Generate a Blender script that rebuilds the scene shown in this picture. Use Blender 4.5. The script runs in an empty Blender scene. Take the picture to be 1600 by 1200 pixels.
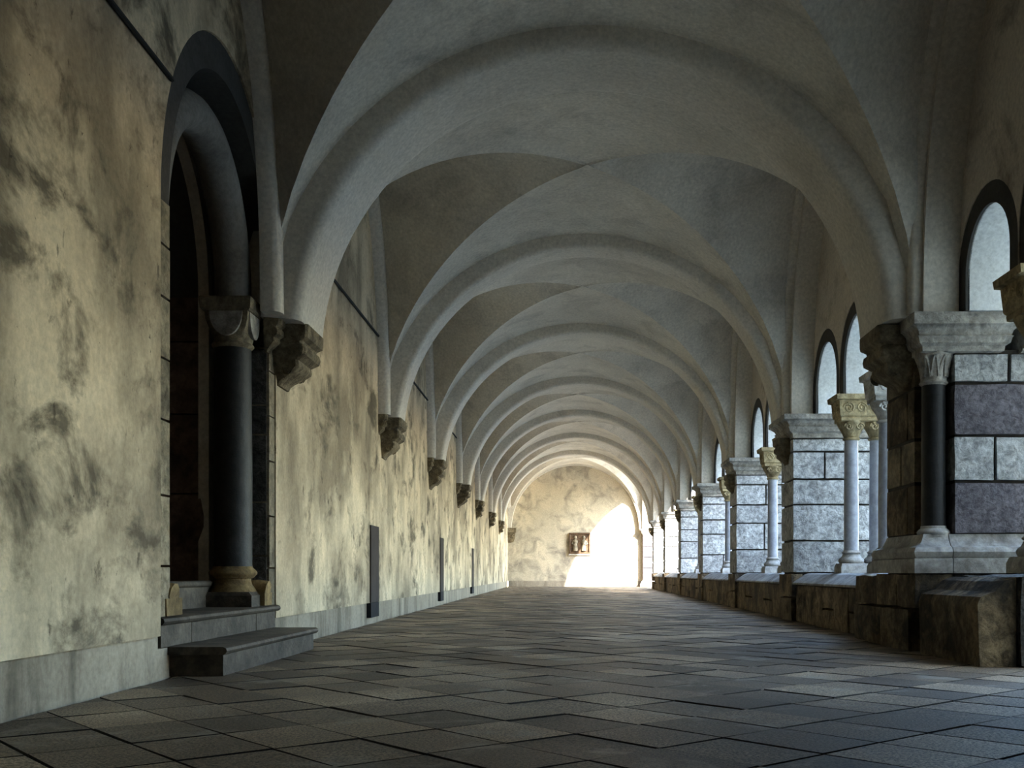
import bpy, bmesh, math, random
from mathutils import Vector, Matrix
random.seed(7)
sc = bpy.context.scene
C = sc.collection

# ------------------------------------------------------------------ camera, world, sun, exposure
cam_d = bpy.data.cameras.new('camera'); cam = bpy.data.objects.new('camera', cam_d); C.objects.link(cam)
cam.location = (0, 0, 0.45); cam.rotation_euler = (math.pi/2, 0, 0)
cam_d.sensor_width = 36; cam_d.lens = 36.0
cam_d.shift_x = -90/1600; cam_d.shift_y = 295.5/1600
cam_d.clip_end = 500; cam_d.clip_start = 0.05
sc.camera = cam

SUN_DIR = Vector((-1.0, 1.6, -.97)).normalized()          # the way the sunlight travels
world = bpy.data.worlds.new('world'); sc.world = world; world.use_nodes = True
wn = world.node_tree.nodes; wl = world.node_tree.links
bg = wn['Background']
sky = wn.new('ShaderNodeTexSky'); sky.sky_type = 'NISHITA'; sky.sun_disc = False
sky.sun_elevation = math.asin(-SUN_DIR.z)
sky.sun_rotation = math.atan2(-SUN_DIR.x, -SUN_DIR.y)
sky.altitude = 50; sky.air_density = 1.3; sky.dust_density = 0.6; sky.ozone_density = 2.0
wl.new(sky.outputs[0], bg.inputs[0]); bg.inputs[1].default_value = 1.0
sun_d = bpy.data.lights.new('sun', 'SUN'); sun_d.energy = 11; sun_d.angle = math.radians(0.8); sun_d.color = (1.0, .95, .88)
sun = bpy.data.objects.new('sun', sun_d); C.objects.link(sun)
sun.rotation_euler = SUN_DIR.to_track_quat('-Z', 'Y').to_euler(); sun.location = (20, -20, 20)

vs = sc.view_settings
vs.view_transform = 'Standard'; vs.look = 'None'; vs.gamma = 1.0; vs.use_curve_mapping = False
vs.exposure = 1.8
try:
    sc.cycles.max_bounces = 10; sc.cycles.diffuse_bounces = 7; sc.cycles.glossy_bounces = 4
    sc.cycles.sample_clamp_indirect = 6.0
except Exception: pass

# ------------------------------------------------------------------ dimensions (metres)
def XL(y): return -1.663 - 0.01125*y        # gallery face of the closed wall
def XR(y): return 1.91 + 0.0145*y           # gallery face of the arcade
ZS = 1.91                                   # springing height
ARCH_Y = [2.40, 6.15, 9.75, 13.3, 17.0, 20.8, 24.8, 28.8]
ARCH_T = [.36, .60, .36, .36, .36, .36, .36, .36]
CROWN  = [3.46, 3.46, 3.50, 3.53, 3.56, 3.62, 3.70, 3.77]
PROJ_L = [.20, .205, .195, .20, .215, .165, .16, .157]
PROJ_R = [.15, .20, .12, .11, .10, .09, .11, .13]
PIER_H = [.30, .35, .275, .275, .275, .275, .275, .275]
Y_END = 34.1
Y_BACK = -1.6
TOP = 5.2

# ------------------------------------------------------------------ materials
def nodes_of(m):
    m.use_nodes = True
    nt = m.node_tree
    return nt, nt.nodes, nt.links, nt.nodes['Principled BSDF']
def ramp(n, stops):
    r = n.new('ShaderNodeValToRGB'); e = r.color_ramp.elements
    while len(e) < len(stops): e.new(.5)
    for k, (p, c) in enumerate(stops):
        e[k].position = p; e[k].color = (*c, 1) if len(c) == 3 else c
    return r
def noise(n, l, vec, scale, detail=6, rough=.6, dist=0):
    t = n.new('ShaderNodeTexNoise'); t.inputs['Scale'].default_value = scale
    t.inputs['Detail'].default_value = detail; t.inputs['Roughness'].default_value = rough
    t.inputs['Distortion'].default_value = dist
    l.new(vec, t.inputs['Vector']); return t.outputs['Fac']
def mapping(n, l, scale=(1,1,1), rot=(0,0,0), loc=(0,0,0)):
    g = n.new('ShaderNodeNewGeometry'); m = n.new('ShaderNodeMapping')
    m.inputs['Scale'].default_value = scale; m.inputs['Rotation'].default_value = rot; m.inputs['Location'].default_value = loc
    l.new(g.outputs['Position'], m.inputs['Vector']); return m.outputs['Vector']
def mix(n, l, fac, a, b, mode='MIX'):
    x = n.new('ShaderNodeMix'); x.data_type = 'RGBA'; x.blend_type = mode
    for s, v in ((x.inputs[0], fac), (x.inputs[6], a), (x.inputs[7], b)):
        if isinstance(v, (int, float)): s.default_value = v
        elif isinstance(v, tuple): s.default_value = (*v, 1)
        else: l.new(v, s)
    return x.outputs[2]
def bump(n, l, bsdf, h, strength=.4, dist=.02):
    b = n.new('ShaderNodeBump'); b.inputs['Strength'].default_value = strength; b.inputs['Distance'].default_value = dist
    l.new(h, b.inputs['Height']); l.new(b.outputs[0], bsdf.inputs['Normal'])
def cracks(n, l, vec, scale, width):
    v = n.new('ShaderNodeTexVoronoi'); v.feature = 'DISTANCE_TO_EDGE'; v.inputs['Scale'].default_value = scale
    l.new(vec, v.inputs['Vector'])
    return ramp(n, [(0, (1,1,1)), (width, (0,0,0))]), v.outputs['Distance']

def plaster(name, light, dark, stain, stain_lo=.52, stain_hi=.72, streak=True, marks=True, rough=.9, bstr=.25):
    m = bpy.data.materials.new(name); nt, n, l, b = nodes_of(m)
    p = mapping(n, l)
    big = noise(n, l, p, .9, 5, .6)
    r1 = ramp(n, [(.3, dark), (.62, light)]); l.new(big, r1.inputs[0])
    col = r1.outputs[0]
    ps = mapping(n, l, (2.2, 2.2, .55) if streak else (1.3, 1.3, 1.3), loc=(3, 1, 7))
    st = noise(n, l, ps, 1.6, 8, .65, .6)
    r2 = ramp(n, [(stain_lo, (0,0,0)), (stain_hi, (1,1,1))]); l.new(st, r2.inputs[0])
    col = mix(n, l, r2.outputs[0], col, stain)
    if marks:
        pm = mapping(n, l, (1, 5, 1.6), loc=(1, 9, 2))
        mk = noise(n, l, pm, 4.2, 3, .6, .4)
        r3 = ramp(n, [(.66, (0,0,0)), (.74, (1,1,1))]); l.new(mk, r3.inputs[0])
        col = mix(n, l, r3.outputs[0], col, tuple(c*.35 for c in stain))
    fine = noise(n, l, p, 38, 6, .7)
    rf = ramp(n, [(.3, (.72,.72,.72)), (.7, (1.12,1.12,1.12))]); l.new(fine, rf.inputs[0])
    col = mix(n, l, 1.0, col, rf.outputs[0], 'MULTIPLY')
    l.new(col, b.inputs['Base Color']); b.inputs['Roughness'].default_value = rough
    b.inputs['Specular IOR Level'].default_value = .2
    h = noise(n, l, p, 9, 8, .65); bump(n, l, b, h, bstr, .02)
    return m
def grimy(name):
    m = bpy.data.materials.new(name); nt, n, l, b = nodes_of(m)
    p = mapping(n, l)
    r1 = ramp(n, [(.34, (.50,.395,.265)), (.62, (.76,.62,.42))]); l.new(noise(n, l, p, .8, 5, .6), r1.inputs[0]); col = r1.outputs[0]
    def layer(col, vec, sc_, det, ro, dist, lo, hi, amt, c):
        r = ramp(n, [(lo, (0,0,0)), (hi, (amt,)*3)]); l.new(noise(n, l, vec, sc_, det, ro, dist), r.inputs[0])
        return mix(n, l, r.outputs[0], col, c)
    col = layer(col, mapping(n, l, (1, 1, .8), loc=(2,5,1)), 1.0, 9, .62, .15, .44, .62, .85, (.21,.165,.11))
    col = layer(col, mapping(n, l, (1, 1.7, .5), loc=(7,3,4)), 1.5, 6, .6, .1, .48, .70, .65, (.15,.125,.085))
    col = layer(col, mapping(n, l, (1, .8, 1.1), loc=(5,2,9)), 2.6, 8, .66, .35, .52, .64, .85, (.075,.06,.04))
    col = layer(col, mapping(n, l, (1, 1.6, .8), loc=(1,1,3)), 7, 6, .7, .3, .62, .70, .8, (.06,.045,.03))
    col = layer(col, p, 30, 3, .6, .3, .70, .76, .8, (.05,.04,.03))
    rf = ramp(n, [(.3, (.78,)*3), (.7, (1.12,)*3)]); l.new(noise(n, l, p, 38, 6, .7), rf.inputs[0])
    col = mix(n, l, 1.0, col, rf.outputs[0], 'MULTIPLY')
    l.new(col, b.inputs['Base Color']); b.inputs['Roughness'].default_value = .9; b.inputs['Specular IOR Level'].default_value = .2
    bump(n, l, b, noise(n, l, p, 7, 8, .65), .35, .025)
    return m
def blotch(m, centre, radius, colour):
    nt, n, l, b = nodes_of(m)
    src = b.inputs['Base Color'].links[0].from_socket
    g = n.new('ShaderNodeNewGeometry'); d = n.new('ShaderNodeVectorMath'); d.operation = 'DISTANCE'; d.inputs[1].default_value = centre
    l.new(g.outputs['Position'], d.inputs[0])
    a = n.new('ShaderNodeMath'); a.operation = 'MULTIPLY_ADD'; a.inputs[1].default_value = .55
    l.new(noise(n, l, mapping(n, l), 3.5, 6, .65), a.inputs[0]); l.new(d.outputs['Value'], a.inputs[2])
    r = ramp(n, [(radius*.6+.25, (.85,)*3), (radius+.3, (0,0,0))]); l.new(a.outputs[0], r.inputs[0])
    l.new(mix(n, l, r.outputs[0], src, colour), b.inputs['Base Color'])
def stone(name, a, c, dirt=None, scale=6, bstr=.8, bd=.02, rough=.85, var=.25, dirt_lo=.5, dirt_hi=.7, sx=(1,1,1)):
    m = bpy.data.materials.new(name); nt, n, l, b = nodes_of(m)
    p = mapping(n, l, sx)
    f = noise(n, l, p, scale, 8, .7, .3)
    r = ramp(n, [(.38, c), (.62, a)]); l.new(f, r.inputs[0]); col = r.outputs[0]
    if dirt:
        d = noise(n, l, p, scale*.45, 6, .65, .8)
        rd = ramp(n, [(dirt_lo, (0,0,0)), (dirt_hi, (1,1,1))]); l.new(d, rd.inputs[0])
        col = mix(n, l, rd.outputs[0], col, dirt)
    oi = n.new('ShaderNodeObjectInfo')
    ro = ramp(n, [(0, (1-var,)*3), (1, (1+var*.4,)*3)]); l.new(oi.outputs['Random'], ro.inputs[0])
    col = mix(n, l, 1.0, col, ro.outputs[0], 'MULTIPLY')
    l.new(col, b.inputs['Base Color']); b.inputs['Roughness'].default_value = rough
    b.inputs['Specular IOR Level'].default_value = .25
    p2 = mapping(n, l)
    h1 = noise(n, l, p2, scale*3.2, 9, .72, .4)
    sp_ = ramp(n, [(.38, (.5,)*3), (.60, (1.22,)*3)]); l.new(h1, sp_.inputs[0])
    col2 = mix(n, l, min(1, bstr), col, sp_.outputs[0], 'MULTIPLY'); l.new(col2, b.inputs['Base Color'])
    bump(n, l, b, h1, bstr, bd)
    return m

M = {}
M['wall'] = grimy('grimy wall plaster')
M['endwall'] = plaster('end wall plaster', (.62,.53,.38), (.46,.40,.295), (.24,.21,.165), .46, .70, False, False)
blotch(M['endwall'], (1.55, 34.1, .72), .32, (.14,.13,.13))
M['base'] = plaster('wall base render', (.38,.32,.24), (.26,.22,.165), (.13,.105,.075), .46, .7, True, False)
M['vault'] = plaster('vault plaster', (.68,.63,.54), (.52,.48,.41), (.38,.35,.30), .50, .76, False, False, .85, .15)
M['arch'] = plaster('arch plaster', (.66,.61,.53), (.56,.52,.45), (.42,.39,.34), .55, .8, False, False, .8, .12)
M['reveal'] = plaster('reveal limewash', (.72,.73,.72), (.60,.61,.60), (.46,.47,.46), .55, .8, True, False, .8, .2)
M['tymp'] = plaster('tympanum plaster', (.62,.55,.46), (.46,.41,.35), (.22,.18,.14), .5, .7, False, False)
M['roll'] = plaster('grey roll plaster', (.22,.205,.18), (.15,.14,.125), (.07,.065,.055), .5, .75, False, False)
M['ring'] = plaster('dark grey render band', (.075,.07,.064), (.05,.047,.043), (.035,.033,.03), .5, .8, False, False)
M['limestone'] = stone('pale limestone', (.62,.63,.62), (.36,.365,.365), (.24,.235,.225), 7, 1.0, .03, dirt_lo=.56, dirt_hi=.75)
M['purple'] = stone('purple grey stone', (.22,.20,.22), (.12,.11,.125), None, 9, 1.0, .025)
M['impost'] = stone('grey moulded stone', (.46,.43,.38), (.28,.26,.23), (.17,.15,.13), 8, .7, .02)
M['brown'] = stone('weathered brown stone', (.36,.27,.16), (.15,.105,.06), (.05,.04,.028), 6, 1.0, .045, sx=(1,1,.75), dirt_lo=.45, dirt_hi=.62)
M['darkrough'] = stone('dark pitted stone', (.19,.18,.165), (.05,.045,.04), (.14,.085,.045), 14, 1.0, .04)
M['sill'] = stone('grey sill stone', (.50,.49,.46), (.30,.29,.28), (.16,.14,.12), 6, .5, .015)
M['shaft'] = stone('blue grey shaft stone', (.36,.38,.43), (.25,.265,.30), None, 12, .15, .006, rough=.4)
M['darkshaft'] = stone('black shaft stone', (.028,.028,.029), (.014,.014,.015), None, 14, .35, .006, rough=.5)
M['capital'] = stone('golden carved stone', (.52,.42,.24), (.33,.26,.14), (.13,.095,.05), 10, .6, .015)
M['whitecap'] = stone('white carved stone', (.66,.65,.61), (.48,.47,.44), (.24,.23,.2), 10, .5, .012)
M['corbel'] = stone('brown corbel stone', (.25,.20,.125), (.11,.085,.05), (.045,.036,.024), 9, .8, .02)
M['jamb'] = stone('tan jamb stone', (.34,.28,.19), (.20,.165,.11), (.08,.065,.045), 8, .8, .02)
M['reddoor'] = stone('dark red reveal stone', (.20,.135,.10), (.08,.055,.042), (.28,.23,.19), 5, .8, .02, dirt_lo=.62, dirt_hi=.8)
M['basegold'] = stone('ochre base stone', (.38,.26,.115), (.20,.135,.06), (.07,.048,.025), 9, .6, .015)
M['step'] = stone('dark grey step stone', (.125,.10,.075), (.05,.04,.03), (.022,.018,.013), 9, .6, .012, rough=.6)
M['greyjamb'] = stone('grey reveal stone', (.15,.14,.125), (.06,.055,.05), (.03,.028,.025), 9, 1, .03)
M['plaque'] = stone('dark bronze relief', (.14,.085,.045), (.06,.035,.02), None, 12, .5, .01, rough=.5)
M['plaquef'] = stone('light plaque frame', (.62,.57,.48), (.45,.41,.34), None, 12, .3, .01)
M['panel'] = stone('dark brown panel', (.06,.05,.046), (.045,.038,.035), None, 3, .1, .005, rough=1.0, var=.05)
M['panel2'] = stone('black panel foot', (.028,.028,.03), (.02,.02,.022), None, 3, .1, .005, rough=1.0, var=.05)
M['cable'] = stone('black cable', (.03,.03,.028), (.02,.02,.02), None, 3, .1, .005)
M['wood'] = stone('old door wood', (.10,.065,.04), (.05,.032,.02), None, 6, .5, .01, sx=(1,6,.4))
M['mortar'] = stone('floor mortar', (.045,.038,.03), (.025,.02,.016), None, 12, .4, .01)
M['roof'] = stone('roof slate', (.10,.10,.105), (.07,.07,.07), None, 6, .4, .01)

def tile_material():
    m = bpy.data.materials.new('floor slabs'); nt, n, l, b = nodes_of(m)
    g = n.new('ShaderNodeNewGeometry')
    p = mapping(n, l)
    big = noise(n, l, p, 1.1, 5, .65)
    r = ramp(n, [(.28, (.085,.062,.042)), (.5, (.19,.145,.10)), (.72, (.34,.275,.20))]); l.new(big, r.inputs[0])
    # one tone per slab, from the slab grid
    mp = n.new('ShaderNodeMapping'); mp.vector_type = 'POINT'
    mp.inputs['Rotation'].default_value = (0, 0, -TA)
    l.new(g.outputs['Position'], mp.inputs['Vector'])
    sub = n.new('ShaderNodeVectorMath'); sub.operation = 'SUBTRACT'; sub.inputs[1].default_value = (TO_A, TO_B, 0); l.new(mp.outputs[0], sub.inputs[0])
    dv = n.new('ShaderNodeVectorMath'); dv.operation = 'DIVIDE'; dv.inputs[1].default_value = (TS_A, TS_B, 1e6); l.new(sub.outputs[0], dv.inputs[0])
    fl = n.new('ShaderNodeVectorMath'); fl.operation = 'FLOOR'; l.new(dv.outputs[0], fl.inputs[0])
    wnz = n.new('ShaderNodeTexWhiteNoise'); wnz.noise_dimensions = '2D'; l.new(fl.outputs[0], wnz.inputs['Vector'])
    rt = ramp(n, [(0, (.42,.40,.39)), (.5, (.85,.82,.79)), (1, (1.55,1.5,1.42))]); l.new(wnz.outputs['Value'], rt.inputs[0])
    col = mix(n, l, 1.0, r.outputs[0], rt.outputs[0], 'MULTIPLY')
    gr = noise(n, l, p, 120, 4, .85)
    rg = ramp(n, [(.43, (.15,.145,.14)), (.57, (1.75,1.72,1.68))]); l.new(gr, rg.inputs[0])
    col = mix(n, l, .85, col, rg.outputs[0], 'MULTIPLY')
    wear = noise(n, l, mapping(n, l, (1,1,1), loc=(4,2,0)), 2.6, 6, .7, .5)
    rw = ramp(n, [(.56, (0,0,0)), (.68, (1,1,1))]); l.new(wear, rw.inputs[0])
    w2 = n.new('ShaderNodeMath'); w2.operation = 'MULTIPLY'; w2.inputs[1].default_value = .6; l.new(rw.outputs[0], w2.inputs[0])
    col = mix(n, l, w2.outputs[0], col, (.32,.29,.23))
    l.new(col, b.inputs['Base Color'])
    rr = ramp(n, [(.3, (.42,)*3), (.7, (.68,)*3)]); l.new(big, rr.inputs[0]); l.new(rr.outputs[0], b.inputs['Roughness'])
    b.inputs['Specular IOR Level'].default_value = .35
    bump(n, l, b, gr, .6, .008)
    return m
# slab grid: first axis along A, second along B
TA = math.atan2(.659, .752)          # direction of axis a (normal of the A joints)
TS_A, TS_B = .25, .325
TO_A, TO_B = 1.162, 2.48
M['tile'] = tile_material()
def gravel_material():
    m = bpy.data.materials.new('courtyard gravel'); nt, n, l, b = nodes_of(m)
    f = noise(n, l, mapping(n, l), 3, 8, .7)
    r = ramp(n, [(.3, (.34,.31,.25)), (.7, (.50,.47,.39))]); l.new(f, r.inputs[0]); l.new(r.outputs[0], b.inputs['Base Color'])
    b.inputs['Roughness'].default_value = 1
    return m
M['gravel'] = gravel_material()

# ------------------------------------------------------------------ mesh helpers
def mesh_obj(name, verts, faces, mat, parent=None, smooth=None):
    me = bpy.data.meshes.new(name); me.from_pydata([tuple(v) for v in verts], [], faces); me.update()
    bm = bmesh.new(); bm.from_mesh(me); bmesh.ops.recalc_face_normals(bm, faces=bm.faces); bm.to_mesh(me); bm.free()
    if smooth:
        for p in me.polygons: p.use_smooth = True
        me.set_sharp_from_angle(angle=math.radians(smooth))
    me.materials.append(M[mat])
    o = bpy.data.objects.new(name, me); C.objects.link(o)
    if parent: o.parent = parent
    return o
def bm_obj(name, bm, mat, parent=None, smooth=None):
    bmesh.ops.recalc_face_normals(bm, faces=bm.faces)
    me = bpy.data.meshes.new(name); bm.to_mesh(me); bm.free()
    if smooth:
        for p in me.polygons: p.use_smooth = True
        me.set_sharp_from_angle(angle=math.radians(smooth))
    me.materials.append(M[mat])
    o = bpy.data.objects.new(name, me); C.objects.link(o)
    if parent: o.parent = parent
    return o
def empty(name, loc=(0,0,0), parent=None):
    o = bpy.data.objects.new(name, None); C.objects.link(o); o.empty_display_size = .1
    if parent: o.parent = parent
    else: o.location = loc
    return o
def struct(o): o['kind'] = 'structure'; return o
def tag(o, label, cat, group=None):
    o['label'] = label; o['category'] = cat; o['kind'] = 'thing'
    if group: o['group'] = group
    return o
def link_to(parent, *objs):
    """children are made in world coordinates; keep them where they are under a moved Empty"""
    for o in objs:
        o.parent = parent; o.matrix_parent_inverse = Matrix.Translation(-parent.location)
def box_bm(bm, x0, x1, y0, y1, z0, z1, bevel=0, jit=0):
    vs_ = [bm.verts.new((x + random.uniform(-jit, jit), y + random.uniform(-jit, jit), z + random.uniform(-jit, jit)))
           for z in (z0, z1) for y in (y0, y1) for x in (x0, x1)]
    fs = [bm.faces.new([vs_[i] for i in f]) for f in ((0,2,3,1), (4,5,7,6), (0,1,5,4), (2,6,7,3), (0,4,6,2), (1,3,7,5))]
    if bevel:
        bmesh.ops.recalc_face_normals(bm, faces=fs)
        es = list({e for f in fs for e in f.edges})
        bmesh.ops.bevel(bm, geom=es, offset=bevel, segments=1, affect='EDGES', profile=.5)
def box(name, x0, x1, y0, y1, z0, z1, mat, parent=None, bevel=.01, jit=0):
    bm = bmesh.new(); box_bm(bm, x0, x1, y0, y1, z0, z1, bevel, jit)
    return bm_obj(name, bm, mat, parent)
def rough_block(name, x0, x1, y0, y1, z0, z1, mat, parent=None, amp=.008, cell=.09, bevel=.012):
    """a hewn block: the faces are cut into a grid and pushed in and out a little"""
    bm = bmesh.new(); box_bm(bm, x0, x1, y0, y1, z0, z1)
    for ax, a0, a1 in ((0, x0, x1), (1, y0, y1), (2, z0, z1)):
        k = max(1, min(8, int((a1-a0)/cell)))
        for i in range(1, k):
            co = [0,0,0]; no = [0,0,0]; co[ax] = a0+(a1-a0)*i/k; no[ax] = 1
            g = list(bm.verts)+list(bm.edges)+list(bm.faces)
            bmesh.ops.bisect_plane(bm, geom=g, plane_co=co, plane_no=no)
    for v in bm.verts:
        e = sum((abs(v.co[k]-lo) < 1e-4 or abs(v.co[k]-hi) < 1e-4) for k, (lo, hi) in enumerate(((x0,x1),(y0,y1),(z0,z1))))
        a = amp if e == 1 else amp*.5
        v.co += Vector((random.uniform(-a,a), random.uniform(-a,a), random.uniform(-a,a)))
        if e >= 2:
            c = Vector(((x0+x1)/2, (y0+y1)/2, (z0+z1)/2))
            for k, (lo, hi) in enumerate(((x0,x1),(y0,y1),(z0,z1))):
                if abs(v.co[k]-lo) < amp*1.5: v.co[k] += bevel*.5
                elif abs(v.co[k]-hi) < amp*1.5: v.co[k] -= bevel*.5
    return bm_obj(name, bm, mat, parent, 40)
def rect_loft(name, x0, x1, y0, y1, prof, mat, parent=None, smooth=35, sides=(1,1,1,1)):
    """prof: (z, outward offset); sides: which of -x,+x,-y,+y take the offset"""
    V, F = [], []
    for z, o in prof:
        a, b, c, d = x0-o*sides[0], x1+o*sides[1], y0-o*sides[2], y1+o*sides[3]
        V += [(a,c,z), (b,c,z), (b,d,z), (a,d,z)]
    n = len(prof)
    for k in range(n-1):
        for j in range(4):
            F.append((4*k+j, 4*k+(j+1)%4, 4*k+4+(j+1)%4, 4*k+4+j))
    F.append((3,2,1,0)); F.append((4*n-4, 4*n-3, 4*n-2, 4*n-1))
    return mesh_obj(name, V, F, mat, parent, smooth)
def lathe(name, cx, cy, prof, mat, parent=None, seg=28, smooth=40, mod=None):
    V, F = [], []
    for k, (z, r) in enumerate(prof):
        for j in range(seg):
            a = 2*math.pi*j/seg
            rr = r*(mod(a, k/(len(prof)-1)) if mod else 1)
            V.append((cx+rr*math.cos(a), cy+rr*math.sin(a), z))
    for k in range(len(prof)-1):
        for j in range(seg):
            F.append((k*seg+j, k*seg+(j+1)%seg, (k+1)*seg+(j+1)%seg, (k+1)*seg+j))
    F.append(tuple(range(seg-1, -1, -1))); F.append(tuple((len(prof)-1)*seg+j for j in range(seg)))
    return mesh_obj(name, V, F, mat, parent, smooth)
def arc_prof(pts, n=6):
    """expand (z, o, 'r', bulge) marks: rounded steps between successive points"""
    return pts
def torus_bits(z0, z1, r, bulge, n=6):
    return [(z0+(z1-z0)*k/n, r+bulge*math.sin(math.pi*k/n)) for k in range(n+1)]
def tube_bm(bm, pts, r, seg=6, taper=None):
    rings = []
    for k, p in enumerate(pts):
        p = Vector(p)
        t = (Vector(pts[min(k+1, len(pts)-1)])-Vector(pts[max(k-1, 0)])).normalized()
        u = t.cross(Vector((1,0,0)) if abs(t.x) < .9 else Vector((0,0,1))).normalized(); w = t.cross(u)
        rr = r if taper is None else r*taper(k/(len(pts)-1))
        rings.append([bm.verts.new(p+(u*math.cos(2*math.pi*j/seg)+w*math.sin(2*math.pi*j/seg))*rr) for j in range(seg)])
    for a, b in zip(rings, rings[1:]):
        for j in range(seg): bm.faces.new((a[j], a[(j+1)%seg], b[(j+1)%seg], b[j]))
    bm.faces.new(rings[0][::-1]); bm.faces.new(rings[-1])
def prism(name, outline, d0, d1, place, mat, parent=None, smooth=None):
    """outline: 2-D polygon (s, z); place(s, z, d) -> world; extruded from d0 to d1"""
    n = len(outline)
    V = [place(s, z, d0) for s, z in outline]+[place(s, z, d1) for s, z in outline]
    F = [tuple(range(n)), tuple(range(2*n-1, n-1, -1))]+[(i, (i+1)%n, n+(i+1)%n, n+i) for i in range(n)]
    return mesh_obj(name, V, F, mat, parent, smooth)
def seg_arc(s0, s1, z0, rise, n=28):
    """circle segment from (s0, z0) over the top to (s1, z0)"""
    a = (s1-s0)/2; c = (s0+s1)/2; R = (a*a+rise*rise)/(2*rise); zc = z0+rise-R
    th = math.asin(min(1, a/R))
    if rise > a: th = math.pi-th
    return [(c+R*math.sin(-th+2*th*k/n), zc+R*math.cos(-th+2*th*k/n)) for k in range(n+1)]
def ell_arc(s0, s1, z0, rise, n=28):
    a = (s1-s0)/2; c = (s0+s1)/2
    return [(c-a*math.cos(math.pi*k/n), z0+rise*math.sin(math.pi*k/n)) for k in range(n+1)]
RP = lambda s, z, d: (XR(s)+d, s, z)
LP = lambda s, z, d: (XL(s)-d, s, z)

# ------------------------------------------------------------------ floor
floor = struct(mesh_obj('floor', [(XL(Y_BACK)-.05, Y_BACK, -.012), (XR(Y_BACK)+.75, Y_BACK, -.012), (XR(Y_END)+.75, Y_END, -.012), (XL(Y_END)-.05, Y_END, -.012),
    (XL(Y_BACK)-.05, Y_BACK, -.3), (XR(Y_BACK)+.75, Y_BACK, -.3), (XR(Y_END)+.75, Y_END, -.3), (XL(Y_END)-.05, Y_END, -.3)],
    [(0,1,2,3), (7,6,5,4), (0,4,5,1), (1,5,6,2), (2,6,7,3), (3,7,4,0)], 'mortar'))
def clip(poly, a, b, c):
    out = []
    for i in range(len(poly)):
        p, q = poly[i], poly[(i+1)%len(poly)]
        dp, dq = a*p[0]+b*p[1]-c, a*q[0]+b*q[1]-c
        if dp >= 0: out.append(p)
        if (dp > 0 and dq < 0) or (dp < 0 and dq > 0):
            t = dp/(dp-dq); out.append((p[0]+t*(q[0]-p[0]), p[1]+t*(q[1]-p[1])))
    return out
ca, sa = math.cos(TA), math.sin(TA)
def slab_verts(poly, z, dz):
    n = len(poly); cx = sum(p[0] for p in poly)/n; cy = sum(p[1] for p in poly)/n
    V = [(x, y, -.03) for x, y in poly]+[(x, y, z) for x, y in poly]
    F = [tuple(range(n, 2*n))]+[(i, (i+1)%n, n+(i+1)%n, n+i) for i in range(n)]
    return V, F
def grime_sides(me):
    me.materials.append(M['mortar'])
    for p in me.polygons:
        if abs(p.normal.z) < .5: p.material_index = 1
slabs = []
for ia in range(-20, 140):
    for ib in range(-40, 110):
        g = .0045
        a0, a1 = TO_A+ia*TS_A+g, TO_A+(ia+1)*TS_A-g
        b0, b1 = TO_B+ib*TS_B+g, TO_B+(ib+1)*TS_B-g
        # world = a*(cos, sin) + b*(-sin, cos)
        poly = [(a*ca-b*sa, a*sa+b*ca) for a, b in ((a0,b0), (a1,b0), (a1,b1), (a0,b1))]
        ym = sum(p[1] for p in poly)/4; xm = sum(p[0] for p in poly)/4
        if ym < Y_BACK-1 or ym > Y_END+1 or xm < -3 or xm > 3.6: continue
        full = True
        q = poly
        for cl in ((0, 1, Y_BACK+.01), (0, -1, -(Y_END-.01)), (1, .01125, -1.663+.0), (-1, .0145, -(1.91+.62))):
            q2 = clip(q, *cl)
            if len(q2) != len(q) or any(abs(u[0]-w[0])+abs(u[1]-w[1]) > 1e-9 for u, w in zip(q, q2)): full = False
            q = q2
            if len(q) < 3: break
        if len(q) < 3: continue
        area = abs(sum(q[i][0]*q[(i+1)%len(q)][1]-q[(i+1)%len(q)][0]*q[i][1] for i in range(len(q))))/2
        if area < .0008: continue
        slabs.append((ym, q, full, poly))
vis = sorted([s for s in slabs if s[0] > 2.3 and abs(s[3][0][0]*1600/s[0]+90) < 900 and sum(p[0] for p in s[1])/len(s[1]) < XR(s[0])+.1], key=lambda s: s[0])[:300]
vis_ids = {id(s) for s in vis}
base_poly = [(a*ca-b*sa, a*sa+b*ca) for a, b in ((g, g), (TS_A-g, g), (TS_A-g, TS_B-g), (g, TS_B-g))]
V, F = slab_verts(base_poly, 0, 0)
tile_me = bpy.data.meshes.new('tile'); tile_me.from_pydata(V, [], F); tile_me.materials.append(M['tile']); grime_sides(tile_me)
for s in vis:
    dz = random.uniform(-.0025, .0015)
    if s[2]:
        o = bpy.data.objects.new('tile', tile_me); C.objects.link(o)
        off = Vector((s[3][0][0]-base_poly[0][0], s[3][0][1]-base_poly[0][1], dz))
        o.location = off; o.rotation_euler = (random.uniform(-.006,.006), random.uniform(-.006,.006), 0)
        o.parent = floor
    else:
        V, F = slab_verts(s[1], dz, 0); o = mesh_obj('tile', V, F, 'tile', floor); grime_sides(o.data)
V, F = [], []
for s in slabs:
    if id(s) in vis_ids: continue
    v, f = slab_verts(s[1], random.uniform(-.003, .002), 0)
    k = len(V); V += v; F += [tuple(i+k for i in ff) for ff in f]
tf = mesh_obj('tile_field', V, F, 'tile', floor); tf['kind'] = 'stuff'; grime_sides(tf.data)

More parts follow.
